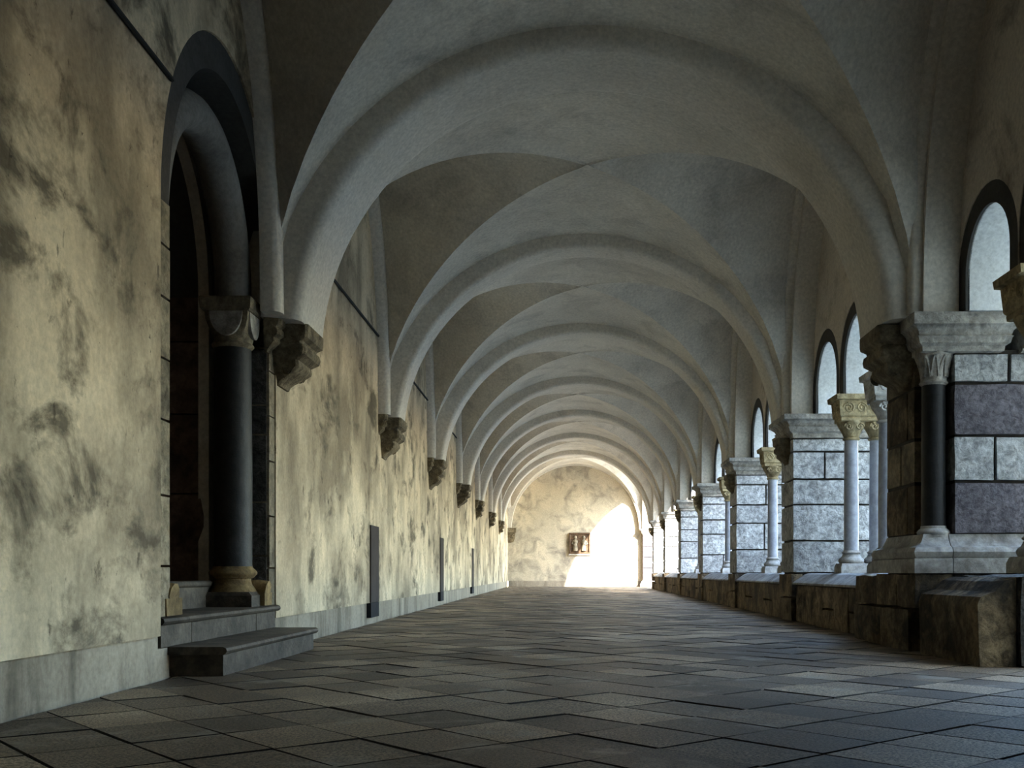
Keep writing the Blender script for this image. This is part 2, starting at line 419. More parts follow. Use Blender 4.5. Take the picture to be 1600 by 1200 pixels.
# ------------------------------------------------------------------ left wall, with the portal opening
PY0, PY1 = 4.285, 6.035          # outer edge of the portal frame
P_SPR = 2.03; P_RISE = 1.06
PI0, PI1 = 4.405, 5.92           # clear opening
def line_pts(s0, s1, z): return [(s0, z), (s1, z)]
arc = ell_arc(PY0, PY1, P_SPR, P_RISE, 36)
plz = .186
outl = [(Y_BACK, plz), (PY0, plz)]+[(PY0, .2)]+arc+[(PY1, plz)]+[(Y_END, plz), (Y_END, TOP), (Y_BACK, TOP)]
wall_left = struct(prism('wall_left', outl, 0, .5, LP, 'wall'))
bb = empty('baseboard_left'); struct(bb)
prism('base_strip', [(Y_BACK, -.05), (4.47, -.05), (4.47, .128), (PY0+.04, .128), (PY0+.04, plz+.002), (Y_BACK, plz+.002)], .028, .5, LP, 'base', bb)
prism('base_strip', [(PY1+.02, -.05), (Y_END, -.05), (Y_END, plz+.002), (PY1+.02, plz+.002)], .028, .5, LP, 'base', bb)

# ------------------------------------------------------------------ end wall, back wall, roof
def xz_box(name, y0, y1, z0, z1, mat): return struct(box(name, XL(y0)-.6, XR(y0)+.9, y0, y1, z0, z1, mat, None, 0))
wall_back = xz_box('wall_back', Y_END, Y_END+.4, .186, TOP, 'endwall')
struct(box('baseboard_back', XL(Y_END), XR(Y_END), Y_END-.004, Y_END+.3, -.05, .19, 'base', None, 0))
wall_front = xz_box('wall_front', Y_BACK-.4, Y_BACK, -.2, TOP, 'wall')
struct(box('roof', -3.2, 3.9, Y_BACK-.5, Y_END+.5, TOP, TOP+.2, 'roof', None, 0))

# ------------------------------------------------------------------ vaulted ceiling
ceiling = struct(empty('ceiling'))
def gfun(q):
    R = (1+q*q)/(2*q)
    return lambda t: (math.sqrt(max(0, R*R-t*t))-(R-q))/q
H_WALL = 2.25; P_WALL = 2.2               # stilted profile where the vault meets the side walls
def wprof(t): return (max(0, 1-min(1, abs(t))**P_WALL))**(1/P_WALL)
def vault(y0, y1, r0, r1, q=.93, n=20, dome=.05):
    g = gfun(q)
    def pt(u, v):
        y = y0+(y1-y0)*(v+1)/2
        x = XL(y)-.01+(XR(y)-XL(y)+.02)*(u+1)/2
        rise = r0+(r1-r0)*(v+1)/2
        return x, y, rise
    for side in range(4):
        V, F = [], []
        m = 24
        for i in range(n+1):
            s = i/n
            for j in range(m+1):
                t = -1+2*j/m
                if side == 0: u, v, h = -s, t*s, abs(t*s)
                elif side == 1: u, v, h = s, t*s, abs(t*s)
                elif side == 2: u, v, h = t*s, -s, abs(t*s)
                else: u, v, h = t*s, s, abs(t*s)
                x, y, rise = pt(u, v)
                z = ZS+rise*g(h)+dome*(1-s*s)*(1-abs(t)**4 * .3)
                if side < 2 and abs(v) < 1:
                    k = (abs(u)-abs(v))/(1-abs(v))
                    z += (ZS+H_WALL*wprof(v)-(ZS+rise*g(h)))*max(0, k)**1.15
                elif side < 2 and abs(v) >= 1: z = ZS
                V.append((x, y, z))
        for i in range(n):
            for j in range(m):
                a = i*(m+1)+j
                F.append((a, a+1, a+m+2, a+m+1) if i else (a, a+m+2, a+m+1))
        mesh_obj('vault_web', V, F, 'vault', ceiling, 80)
def cross_arch(i):
    Y, t = ARCH_Y[i], ARCH_T[i]
    x0, x1 = XL(Y)+PROJ_L[i]-.015, XR(Y)-PROJ_R[i]+.015
    pts = seg_arc(x0, x1, ZS-.01, CROWN[i]-ZS+.01, 44)
    a = (x1-x0)/2; c = (x0+x1)/2; rise = CROWN[i]-ZS; R = (a*a+rise*rise)/(2*rise); zc = CROWN[i]-R
    b = .07 if i == 1 else .045
    sec = [(-t/2, .36)]+[(-t/2, b)]+[(-t/2+b-b*math.cos(k*math.pi/8), b-b*math.sin(k*math.pi/8)) for k in range(1, 4)]+[(-t/2+b, 0)]
    sec = sec+[(-y, o) for y, o in reversed(sec)]
    V, F = [], []
    m = len(sec)
    for (x, z) in pts:
        rx, rz = (x-c)/R, (z-zc)/R
        for (dy, o) in sec: V.append((x+rx*o, Y+dy, z+rz*o))
    for k in range(len(pts)-1):
        for j in range(m):
            F.append((k*m+j, k*m+(j+1)%m, (k+1)*m+(j+1)%m, (k+1)*m+j))
    F.append(tuple(range(m))); F.append(tuple((len(pts)-1)*m+j for j in range(m-1, -1, -1)))
    return mesh_obj('transverse_arch', V, F, 'arch', ceiling, 50)
def wall_rib(y0, y1, rise0, rise1, side, proj=.11, w=.13):
    """rib that follows the vault where it meets the wall"""
    g = gfun(.93); V, F = [], []; n = 36
    sec = [(0, 0), (proj*.6, 0), (proj*.88, w*.1), (proj, w*.3), (proj, w*.6), (proj*.88, w*.88), (proj*.6, w), (0, w)]
    for k in range(n+1):
        t = -1+2*k/n
        t = math.copysign(1-(1-abs(t))**1.6, t)
        rise = rise0+(rise1-rise0)*(t+1)/2
        y = y0+(y1-y0)*(t+1)/2; z = ZS+H_WALL*wprof(t)+.015
        e = 1e-3
        tt = max(-1+e, min(1-e, t))
        dz = H_WALL*(wprof(tt+e)-wprof(tt-e))/(2*e); dy = (y1-y0)/2
        L = math.hypot(dz, dy); ny, nz = dz/L, -dy/L          # inward normal of the curve
        for p, o in sec:
            yy, zz = y+ny*o, max(ZS-.01, z+nz*o)
            x = XL(yy)+p-.01 if side < 0 else XR(yy)-p+.01
            V.append((x, yy, zz))
    m = len(sec)
    for k in range(n):
        for j in range(m): F.append((k*m+j, k*m+(j+1)%m, (k+1)*m+(j+1)%m, (k+1)*m+j))
    F.append(tuple(range(m))); F.append(tuple(n*m+j for j in range(m-1, -1, -1)))
    mesh_obj('wall_rib', V, F, 'arch', ceiling, 45)
BAYS = []
for i in range(len(ARCH_Y)):
    cross_arch(i)
edges = [(Y_BACK, CROWN[0])]+[(y, c) for y, c in zip(ARCH_Y, CROWN)]+[(Y_END, 3.93)]
for k in range(len(edges)-1):
    (ya, c0), (yb, c1) = edges[k], edges[k+1]
    t0 = 0 if k == 0 else ARCH_T[k-1]/2-.03
    t1 = 0 if k == len(edges)-2 else ARCH_T[k]/2-.03
    y0, y1 = ya+t0, yb-t1
    vault(y0, y1, c0+.12-ZS, c1+.12-ZS)
    if k >= 1:
        wall_rib(y0, y1, c0+.12-ZS, c1+.12-ZS, -1)
        wall_rib(y0, y1, c0+.12-ZS, c1+.12-ZS, 1, .08, .08)
# rib where the last vault meets the end wall
pts = seg_arc(XL(Y_END)+.12, XR(Y_END)-.10, ZS-.01, 4.04-ZS, 44)
cx = (XL(Y_END)+XR(Y_END)+.02)/2
out = pts+[(cx+(x-cx)*1.15, z+.16) for x, z in reversed(pts)]
prism('end_arch', out, Y_END-.22, Y_END+.02, lambda s, z, d: (s, d, z), 'arch', ceiling)

# ------------------------------------------------------------------ right arcade wall, bay by bay
wall_right = struct(empty('wall_right'))
def enclosing(y0, y1, o0, o1, rise, d0=0, d1=.2, spring=ZS, foot=ZS, mat='arch'):
    c_, a_ = (o0+o1)/2, (o1-o0)/2
    arc = [(c_-a_*math.cos(math.pi*k/40), spring+rise*wprof(math.cos(math.pi*k/40))) for k in range(41)]
    if foot < spring: arc = [(o0, foot)]+arc+[(o1, foot)]
    return prism('enclosing_arch', [(y0, foot)]+arc+[(y1, foot), (y1, TOP), (y0, TOP)], d0, d1, RP, mat, wall_right, 30)
def small_arches(y0, y1, arches, dr):
    """one storey of wall over the little arches; arches: (s0, s1) outer edges at the springing"""
    o = [(y0, ZS)]
    for s0, s1, r in arches:
        c = (s0+s1)/2; st = .18
        o += [(c-r, ZS)]+[(c-r*math.cos(math.pi*k/20), ZS+st+r*math.sin(math.pi*k/20)) for k in range(21)]+[(c+r, ZS)]
    return o+[(y1, ZS), (y1, TOP), (y0, TOP)]
BAYCOLS = {}
def arcade(ya, yb, o0, o1, cols, crown):
    rise = H_WALL-.12
    enclosing(ya, yb, o0+.03, o1-.03, rise)
    st = [o0]+sorted(cols)+[o1]
    arr_out = [(a, b, (b-a)/2-.004) for a, b in zip(st, st[1:])]
    arr_in = [(a, b, (b-a)/2-.115) for a, b in zip(st, st[1:])]
    prism('tympanum', small_arches(ya, yb, arr_out, 0), .2, .27, RP, 'tymp', wall_right)
    # the recessed dark band round each little arch
    for (s0, s1, r) in arr_out:
        c = (s0+s1)/2; ri = r-.111; stl = .18
        outer = [(c-r-.02, ZS)]+[(c-(r+.02)*math.cos(math.pi*k/20), ZS+stl+(r+.02)*math.sin(math.pi*k/20)) for k in range(21)]+[(c+r+.02, ZS)]
        inner = [(c-ri, ZS)]+[(c-ri*math.cos(math.pi*k/20), ZS+stl+ri*math.sin(math.pi*k/20)) for k in range(21)]+[(c+ri, ZS)]
        prism('arch_ring', outer+inner[::-1], .206, .228, RP, 'ring', wall_right)
    prism('arch_reveal', small_arches(ya, yb, arr_in, 0), .222, .64, RP, 'reveal', wall_right)
# bay 0, beside the camera: one little arch next to the banded pier, then a wide passage to the court
arcade(ARCH_Y[0], ARCH_Y[1], ARCH_Y[0]+PIER_H[0], ARCH_Y[1]-PIER_H[1], [4.98, 3.84], CROWN[0])
for i in range(1, 7):
    o0, o1 = ARCH_Y[i]+PIER_H[i], ARCH_Y[i+1]-PIER_H[i+1]
    L = (o1-o0)/3
    BAYCOLS[i] = [o0+L, o0+2*L]
    arcade(ARCH_Y[i], ARCH_Y[i+1], o0, o1, BAYCOLS[i], min(CROWN[i], CROWN[i+1]))
# last bay: one tall open archway
enclosing(ARCH_Y[7], Y_END, ARCH_Y[7]+PIER_H[7], Y_END-.28, 2.05, 0, .5)
solid = struct(empty('wall_right'))
prism('solid_wall', [(Y_BACK, -.1), (ARCH_Y[0], -.1), (ARCH_Y[0], TOP), (Y_BACK, TOP)], 0, .6, RP, 'wall', solid)
prism('shade_infill', [(ARCH_Y[0]+.2, -.1), (3.72, -.1), (3.72, 2.75), (ARCH_Y[0]+.2, 2.75)], .32, .6, RP, 'tymp', solid)  # unseen infill added to cut the light reaching the near bay

# ------------------------------------------------------------------ piers
IMPOST = [(1.70, -.02), (1.705, .0), (1.745, .005), (1.76, .035), (1.79, .045), (1.80, .055), (1.805, .04), (1.83, .05), (1.86, .085), (1.865, .10), (ZS, .10)]
ORD = ['', 'nearest', 'second', 'third', 'fourth', 'fifth', 'sixth', 'seventh']
def carve_scroll(name, c, ux, uz, n, r, turns, mat, parent, thick=.008, flip=1):
    bm = bmesh.new(); pts = []
    for k in range(28):
        t = k/27; a = t*turns*2*math.pi; rr = r*(1-.82*t)
        pts.append(Vector(c)+Vector(ux)*(rr*math.cos(a)*flip)+Vector(uz)*(rr*math.sin(a)))
    tube_bm(bm, pts, thick, 5)
    return bm_obj(name, bm, mat, parent, 60)
def corbel_profile(h=.37):
    return [(0, .16), (.06, .2), (.12, .30), (.22, .55), (.30, .70), (.34, .72), (.42, .70), (.46, .80), (.50, .90), (.58, .93), (.66, .90), (.69, .82), (.73, .84), (.78, .98), (.84, 1.0), (1.0, 1.0)]
def corbel_mesh(name, side, y, xw, proj, hw, ztop, h, mat, parent):
    """stepped corbel; side -1 grows to +x from the closed wall, +1 grows to -x from a pier"""
    V, F = [], []
    pr = corbel_profile()
    for t, k in pr:
        z = ztop-h+h*t; p = proj*k; w = hw*(.45+.55*k)
        x0 = xw; x1 = xw+p if side < 0 else xw-p
        ch = min(.015, p*.3); s = 1 if side < 0 else -1
        V += [(x0, y-w, z), (x1-s*ch, y-w, z), (x1, y-w+ch, z), (x1, y+w-ch, z), (x1-s*ch, y+w, z), (x0, y+w, z)]
    n = len(pr)
    for k in range(n-1):
        for j in range(6): F.append((6*k+j, 6*k+(j+1)%6, 6*k+6+(j+1)%6, 6*k+6+j))
    F.append((5,4,3,2,1,0)); F.append(tuple(6*n-6+j for j in range(6)))
    return mesh_obj(name, V, F, mat, parent, 38)

def banded_pier():
    y = ARCH_Y[1]; yf = y-.35; yb = y+.35; xr = XR(yf)
    r = empty('banded_pier', (xr+.35, y, 0))
    tag(r, 'large banded pier of grey and purple stone with dark corner shaft, nearest the camera', 'pier', 'arcade piers')
    parts = []
    zs = [.67, .97, 1.23, 1.53, 1.70]
    for k in range(4):
        dark = k in (0, 2); z0, z1 = zs[k]+.004, zs[k+1]-.004
        mt = 'purple' if dark else 'limestone'
        cut = {0: [], 1: [.42], 2: [], 3: [.50]}[k]
        xs = [.18]+cut+[.80]
        for a, b in zip(xs, xs[1:]):
            parts.append(rough_block('stone_block', xr+a+.004, xr+b-.004, yf, yb, z0, z1, mt, None, .005, .1))
        # gallery side, behind the corner shaft
        ys = [yf+.17, yf+.42, yb] if not dark else [yf+.17, yf+.30, yb]
        for a, b in zip(ys, ys[1:]):
            parts.append(rough_block('stone_block', xr+.012, xr+.176, a+.003, b-.003, z0, z1, 'jamb' if not dark else 'brown', None, .005, .1))
    parts.append(box('mortar_core', xr+.20, xr+.77, yf+.03, yb-.03, .3, 1.72, 'mortar', None, 0))
    parts.append(box('mortar_core', xr+.024, xr+.21, yf+.19, yb-.010, .3, 1.72, 'mortar', None, 0))
    cx, cy = xr+.098, yf+.088
    parts.append(lathe('corner_shaft', cx, cy, [(.68, .068), (1.54, .066)], 'darkshaft'))
    parts.append(lathe('shaft_base', cx, cy, [(.66, .085)]+torus_bits(.665, .70, .08, .012)+[(.705, .072), (.72, .07)], 'sill'))
    parts.append(lathe('shaft_capital', cx, cy, [(1.525, .066)]+torus_bits(1.53, 1.55, .068, .012)+[(1.56, .066), (1.60, .07), (1.65, .082), (1.685, .095), (1.70, .098), (1.712, .098)], 'impost', None, 32, 40,
                 lambda a, t: 1+.09*abs(math.sin(3*a))*(1 if t > .5 else 0)))
    bm = bmesh.new()
    for a in (-2.6, -2.1, -1.5, -.9, -.4):
        for s in (-1, 1):
            tube_bm(bm, [(cx+rr*math.cos(a+s*.2*t_), cy+rr*math.sin(a+s*.2*t_), zz) for t_, rr, zz in ((.1,.074,1.57), (.5,.079,1.62), (.9,.09,1.66), (1.3,.104,1.685))], .009, 5)
    parts.append(bm_obj('capital_leaves', bm, 'impost', None, 60))
    # moulded base of two stones
    prof = [(.45, .06), (.53, .06), (.535, .045), (.545, .055), (.57, .062), (.595, .05), (.60, .035), (.605, .02), (.63, .0), (.66, -.012), (.672, -.015)]
    parts.append(rect_loft('moulded_base', xr+.16, xr+.84, yf, yb, prof, 'sill', sides=(0,0,1,1)))
    parts.append(rect_loft('moulded_base', xr+.0, xr+.155, yf+.0, yb, prof, 'sill', sides=(1,0,1,1)))
    for (a0, a1, b0, b1, z0, z1) in ((-.055, .16, yf-.05, yf+.30, .25, .448), (-.05, .16, yf+.304, yf+.70, .25, .448), (-.045, .16, yf+.704, yb+.5, .25, .44), (-.06, .16, yf+.06, yf+.62, .0, .246), (-.055, .16, yf+.624, yb+.5, .0, .246)):
        parts.append(rough_block('plinth_block', xr+a0, xr+a1, b0, b1, z0, z1, 'brown', None, .010, .09))
    parts.append(rough_block('plinth_block', xr+.164, xr+.84, yf-.05, yb+.5, 0, .446, 'darkrough', None, .010, .1))
    ip = [(z if k < 2 else 1.72+(z-1.745)*.92+.012, o*.72) for k, (z, o) in enumerate(IMPOST)]; ip[-1] = (ZS-.001, ip[-1][1])
    parts.append(rect_loft('impost', xr+.0, xr+.46, yf-.02, yb+.02, ip, 'impost'))
    parts.append(rect_loft('impost', xr+.563, xr+.75, yf-.02, yb+.02, ip, 'impost', sides=(0,1,1,1)))
    c = corbel_mesh('corbel', 1, y+.0, xr+.02, PROJ_R[1]+.02, .20, ZS-.015, .36, 'corbel', None); parts.append(c)
    link_to(r, *parts)
    for s in (-1, 1):
        q = carve_scroll('scroll', (xr-.10, y-.155 if s < 0 else y+.155, ZS-.27), (1,0,0), (0,0,1), 1, .045, 1.6, 'corbel', None, .012)
        q.parent = c
        q.matrix_parent_inverse = Matrix.Translation(-r.location) if False else Matrix.Identity(4)
    return r
banded_pier()

COURSES = [.45, .75, 1.085, 1.32, 1.575, 1.70]
def pale_pier(i):
    y = ARCH_Y[i]; h = PIER_H[i]; xr = XR(y-h)+.02
    r = empty('stone_pier', (xr+.35, y, 0))
    tag(r, f'pale limestone block pier with moulded impost, {ORD[i]} pier from the camera', 'pier', 'arcade piers')
    parts = []
    rnd = random.Random(i)
    for k in range(5):
        z0, z1 = COURSES[k]+.004, COURSES[k+1]-.004
        if i > 2 and 0 < k < 4: z0 += (rnd.random()-.5)*.0
        w = .98
        cuts = ([.0, .40+rnd.uniform(-.12, .14), w] if k in (0, 1, 3) else [0, w]) if i % 2 == 0 else ([.0, .33+rnd.uniform(-.1, .14), w] if k in (1, 3) else [0, w])
        for a, b in zip(cuts, cuts[1:]):
            parts.append(rough_block('stone_block', xr+a+(.004 if a else 0), xr+b-.004, y-h, y+h, z0, z1, 'limestone', None, .006, .1 if i < 4 else .2))
    parts.append(box('mortar_core', xr+.03, xr+.95, y-h+.03, y+h-.03, .3, 1.72, 'mortar', None, 0))
    # foot on the gallery side, down to the floor
    for z0, z1 in ((0, .22), (.224, .446)):
        parts.append(rough_block('plinth_block', xr-.02, xr+.10, y-h+.004, y+h-.004, z0, z1, 'brown', None, .008, .1 if i < 4 else .2))
    parts.append(rough_block('plinth_block', xr+.104, xr+.98, y-h+.004, y+h-.004, 0, .446, 'brown', None, .008, .2))
    parts.append(rect_loft('impost', xr+.0, xr+.98, y-h-.0, y+h+.0, IMPOST, 'impost'))
    c = corbel_mesh('corbel', 1, y, xr+.01, PROJ_R[i]+.0, .14, 1.72, .24, 'corbel', None); parts.append(c)
    link_to(r, *parts)
    return r
for i in range(2, 8): pale_pier(i)
# respond pier at the camera end (outside the picture) and against the end wall
def respond(y0, y1, label, mat):
    xr = XR(y0)+.02
    r = empty('respond_pier', (xr+.3, (y0+y1)/2, 0)); tag(r, label, 'pier', 'arcade piers')
    parts = []
    zz = [.22, .62, .98, 1.34, 1.70]
    for k in range(4): parts.append(rough_block('stone_block', xr, xr+.62, y0, y1, zz[k]+.003, zz[k+1]-.003, mat, None, .004, .2))
    parts.append(box('mortar_core', xr+.03, xr+.59, y0+.03, y1-.03, .1, 1.72, 'mortar', None, 0))
    sd = (1,1,1,0) if y1 > Y_END-.1 else (1,1,1,1)
    parts.append(rect_loft('impost', xr, xr+.62, y0, y1, IMPOST, 'impost', sides=sd))
    parts.append(rect_loft('moulded_base', xr, xr+.62, y0, y1, [(0, .09), (.10, .09), (.11, .06), (.16, .055), (.19, .02), (.22, .0)], 'sill', sides=sd))
    link_to(r, *parts)
respond(Y_END-.27, Y_END-.01, 'slim dark blue grey end pier against the end wall', 'purple')
respond(ARCH_Y[0]-.3, ARCH_Y[0]+.3, 'pale stone pier beside the open passage to the courtyard', 'limestone')

# ------------------------------------------------------------------ low walls between the piers
def low_wall(y0, y1, label, mat, d0=.035, end=False, nb=5):
    r = empty('low_wall', (XR((y0+y1)/2)+.35, (y0+y1)/2, 0)); tag(r, label, 'low wall', 'low parapet walls')
    parts = []
    rnd = random.Random(int(y0*100))
    L = y1-y0; cuts = [0]+sorted(min(.97, max(.03, (k+rnd.uniform(-.25, .25))/nb)) for k in range(1, nb))+[1]
    zc = .17+rnd.uniform(-.02, .02)
    for a, b in zip(cuts, cuts[1:]):
        ya, yb_ = y0+L*a+.002, y0+L*b-.002; x = XR((ya+yb_)/2)+d0
        zz = [0, .345] if rnd.random() < .4 else [0, zc, .345]
        for za, zb in zip(zz, zz[1:]):
            parts.append(rough_block('wall_stone', x+rnd.uniform(-.008, .008), x+.6, ya, yb_, za+.001, zb-.002, mat, None, .009, .1 if y0 < 10 else .2))
    ns = max(1, round(L/1.4))
    for k in range(ns):
        ya, yb_ = y0+L*k/ns+.002, y0+L*(k+1)/ns-.002; x = XR((ya+yb_)/2)+d0
        prof = [(x-.012, .345), (x-.012, .362), (x+.005, .375), (x+.10, .438), (x+.14, .45), (x+.62, .45), (x+.62, .345)]
        n = len(prof); V = [(a, ya, z) for a, z in prof]+[(a, yb_, z) for a, z in prof]
        F = [tuple(range(n)), tuple(range(2*n-1, n-1, -1))]+[(q, (q+1)%n, n+(q+1)%n, n+q) for q in range(n)]
        parts.append(mesh_obj('sill_stone', V, F, 'sill' if not end else 'brown'))
    link_to(r, *parts)
    return r
LW = ['', 'nearest', 'second', 'third', 'fourth', 'fifth', 'sixth']
for i in range(1, 7):
    low_wall(ARCH_Y[i]+PIER_H[i]+(.515 if i == 1 else .005), ARCH_Y[i+1]-PIER_H[i+1]-.005,
             f'brown stained parapet wall with grey sloping sill, before the {ORD[i+1]} pier', 'brown')
# stub beside the banded pier, with its rough broken end towards the camera
st = empty('low_wall', (XR(5.3)+.35, 5.3, 0)); tag(st, 'short dark parapet stub with pitted end at the foot of the banded pier', 'low wall', 'low parapet walls')
xs = XR(5.3)
sp = []
sp.append(rough_block('wall_stone', xs+.16, xs+.78, 4.87, 5.72, 0, .438, 'darkrough', None, .014, .09))
V = [(xs-.02, 0), (xs-.03, .30), (xs-.015, .335), (xs+.05, .36), (xs+.10, .41), (xs+.155, .43), (xs+.155, 0)]
n = len(V); W = [(a, 4.91, z) for a, z in V]+[(a, 5.30, z) for a, z in V]
W2 = [(a, 5.304, z) for a, z in V]+[(a, 5.74, z) for a, z in V]
F = [tuple(range(n)), tuple(range(2*n-1, n-1, -1))]+[(q, (q+1)%n, n+(q+1)%n, n+q) for q in range(n)]
sp.append(mesh_obj('kerb_stone', W, F, 'brown')); sp.append(mesh_obj('kerb_stone', W2, F, 'brown'))
link_to(st, *sp)

# ------------------------------------------------------------------ twin columns
def twin_columns(y, label, capmat='capital', detail=True):
    x0 = XR(y)+.20
    r = empty('twin_column', (x0+.2, y, .45)); tag(r, label, 'column', 'twin columns of the arcade')
    parts = []
    xa, xb = x0+.10, x0+.31
    for cx in (xa, xb):
        parts.append(lathe('shaft', cx, y, [(.62, .060), (.64, .059), (1.0, .059), (1.55, .055)], 'shaft', None, 24))
        parts.append(lathe('shaft_base', cx, y, [(.53, .10)]+torus_bits(.53, .575, .092, .012)+[(.58, .082), (.60, .072), (.605, .072)]+torus_bits(.607, .632, .064, .014)+[(.638, .06)], 'sill', None, 24))
        seg = 32
        cap = lathe('capital', cx, y, [(1.545, .056)]+torus_bits(1.545, 1.57, .058, .014)+[(1.575, .058), (1.60, .066), (1.63, .082), (1.66, .098), (1.685, .108), (1.70, .108)], capmat, None, 32, 40,
                     lambda a, t: 1+.10*abs(math.cos(2*a))**2*(t > .55))
        parts.append(cap)
        if detail:
            for s in (-1, 1):
                carve_scroll('scroll', (cx+s*.045, y-.098, 1.652), (1,0,0), (0,0,1), 1, .034, 1.7, capmat, cap, .009, s)
    parts.append(rect_loft('plinth', xa-.10, xb+.10, y-.10, y+.10, [(.4502, .012), (.50, .012), (.53, 0)], 'sill'))
    parts.append(rect_loft('abacus', xa-.09, xb+.09, y-.09, y+.09, [(1.695, .012), (1.70, .02), (1.725, .022), (1.73, .01)], capmat))
    ib = rect_loft('impost_block', xa-.11, xb+.11, y-.11, y+.11, [(1.728, 0), (1.742, .012), (1.862, .022), (1.87, .045), (ZS, .05)], capmat)
    parts.append(ib)
    if detail:
        for k in range(4):
            carve_scroll('scroll', (xa-.05+k*.105, y-.125, 1.803), (1,0,0), (0,-.08,1), 1, .045, 1.8, capmat, ib, .010, 1 if k % 2 else -1)
        for k in range(3):
            carve_scroll('scroll', (xa-.125, y-.08+k*.08, 1.803), (0,1,0), (-.08,0,1), 1, .04, 1.8, capmat, ib, .009, 1 if k % 2 else -1)
    link_to(r, *parts)
    return r
twin_columns(4.98, 'dark carved capital and base of columns cut by the picture edge beside the banded pier')
def passage_column(y):
    r = twin_columns(y, 'twin columns on a tall plinth in the open passage, outside the picture edge')
    x0 = XR(y)+.20
    link_to(r, rect_loft('pedestal', x0-.01, x0+.42, y-.12, y+.12, [(0, .03), (.10, .03), (.12, 0), (.40, 0), (.42, .02), (.4498, .02)], 'limestone'))
passage_column(3.84)
for i in range(1, 7):
    for k, y in enumerate(BAYCOLS[i]):
        near = k == 0
        if i == 1:
            lab = ('pale carved twin columns half hidden behind the banded pier' if near else 'blue grey twin columns with golden carved capitals before the second pier')
        else:
            lab = (f'twin columns just past the {ORD[i]} pier, mostly hidden by it' if near else f'twin columns with golden capital just before the {ORD[i+1]} pier')
        twin_columns(y, lab, 'whitecap' if (i == 1 and near) else 'capital', i <= 3)

# ------------------------------------------------------------------ corbels on the closed wall
CN = ['', 'large dark stepped corbel beside the portal', 'brown carved corbel, second from the portal on the plaster wall', 'brown carved corbel, third from the portal on the plaster wall',
      'brown carved corbel, fourth from the portal on the plaster wall', 'brown carved corbel, fifth from the portal on the plaster wall', 'brown carved corbel, sixth from the portal on the plaster wall',
      'small far corbel next to the end wall corner corbel']
for i in range(1, 8):
    y = ARCH_Y[i]+(.02 if i == 1 else 0); xw = XL(y)
    hw = .20 if i == 1 else .18
    r = empty('wall_corbel', (xw, y, ZS-.4)); tag(r, CN[i], 'corbel', 'corbels along the plaster wall')
    h = .345 if i == 1 else .37
    parts = [corbel_mesh('stepped_block', -1, y, xw-.02, PROJ_L[i]+.02, hw, ZS-.005, h, 'corbel', None)]
    for s in (-1, 1):
        sw = .045
        parts.append(corbel_mesh('side_bracket', -1, y+s*(hw+.055), xw-.02, .10, .055, ZS+.01, .2, 'corbel', None))
    z0 = ZS-h
    for s in (-1, 1):
        carve_scroll('scroll', (xw+.075, y+s*hw*.72, z0+.085), (1,0,0), (0,0,1), 1, .036, 1.6, 'corbel', parts[0], .011, 1)
    link_to(r, *parts)
xw = XL(Y_END)
r = empty('wall_corbel', (xw, Y_END, ZS-.5)); tag(r, 'square dark corbel in the corner of the end wall', 'corbel', 'corbels along the plaster wall')
parts = [rect_loft('stepped_block', xw-.02, xw+.10, Y_END-.18, Y_END+.02, [(1.46, -.02), (1.50, .10), (1.62, .14), (1.78, .15), (1.80, .18), (1.94, .18)], 'corbel', sides=(0,1,1,0))]
parts.append(carve_scroll('scroll', (xw+.12, Y_END-.335, 1.70), (1,0,0), (0,0,1), 1, .07, 1.6, 'corbel', None, .018))
link_to(r, *parts)

# ------------------------------------------------------------------ portal in the closed wall
door = struct(empty('door_1'))
# frame band round the arch, flush with the plaster
oa = ell_arc(PY0+.002, PY1-.002, P_SPR, P_RISE-.002, 36); ia = ell_arc(PI0, PI1, P_SPR, P_RISE-.17, 36)
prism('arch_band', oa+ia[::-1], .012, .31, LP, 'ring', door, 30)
# tan stones of the frame, both sides
zz = [.26, .48, .78, 1.10, 1.36, 1.62, 1.84, P_SPR]
for k in range(7):
    for a, b, nm in ((PY0+.004, PI0, 'n'), (PI1, PY1-.004, 'f')):
        x = XL((a+b)/2)
        rough_block('jamb_stone', x-.31, x-.004, a, b, zz[k]+.002, zz[k+1]-.002, 'jamb' , door, .003, .15, .006)
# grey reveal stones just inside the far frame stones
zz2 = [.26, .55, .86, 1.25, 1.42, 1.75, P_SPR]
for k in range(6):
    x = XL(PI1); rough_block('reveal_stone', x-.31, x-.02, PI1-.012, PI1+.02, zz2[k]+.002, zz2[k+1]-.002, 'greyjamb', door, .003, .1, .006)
# second order: plaster strip and arch, then the dark inner reveal
SI0, SI1 = 4.53, 5.80
D2 = .315
oa = ell_arc(PY0-.0, PY1+.0, P_SPR, P_RISE, 36); ia = ell_arc(SI0, SI1, P_SPR-.02, .80, 36)
prism('inner_arch', [(PY0, .2)]+oa+[(PY1, .2), (SI1, .2)]+ia[::-1]+[(SI0, .2)], D2, D2+.06, LP, 'vault', door, 30)
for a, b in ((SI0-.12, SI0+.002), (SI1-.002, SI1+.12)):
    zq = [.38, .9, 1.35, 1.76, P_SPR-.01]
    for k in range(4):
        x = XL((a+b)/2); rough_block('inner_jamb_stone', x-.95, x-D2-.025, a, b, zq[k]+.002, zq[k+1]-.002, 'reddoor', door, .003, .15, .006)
prism('inner_soffit', [(SI0-.15, P_SPR-.02)]+ell_arc(SI0, SI1, P_SPR-.02, .80, 36)+[(SI1+.15, P_SPR-.02), (SI1+.15, P_SPR+1.0), (SI0-.15, P_SPR+1.0)], D2+.06, .95, LP, 'ring', door, 30)
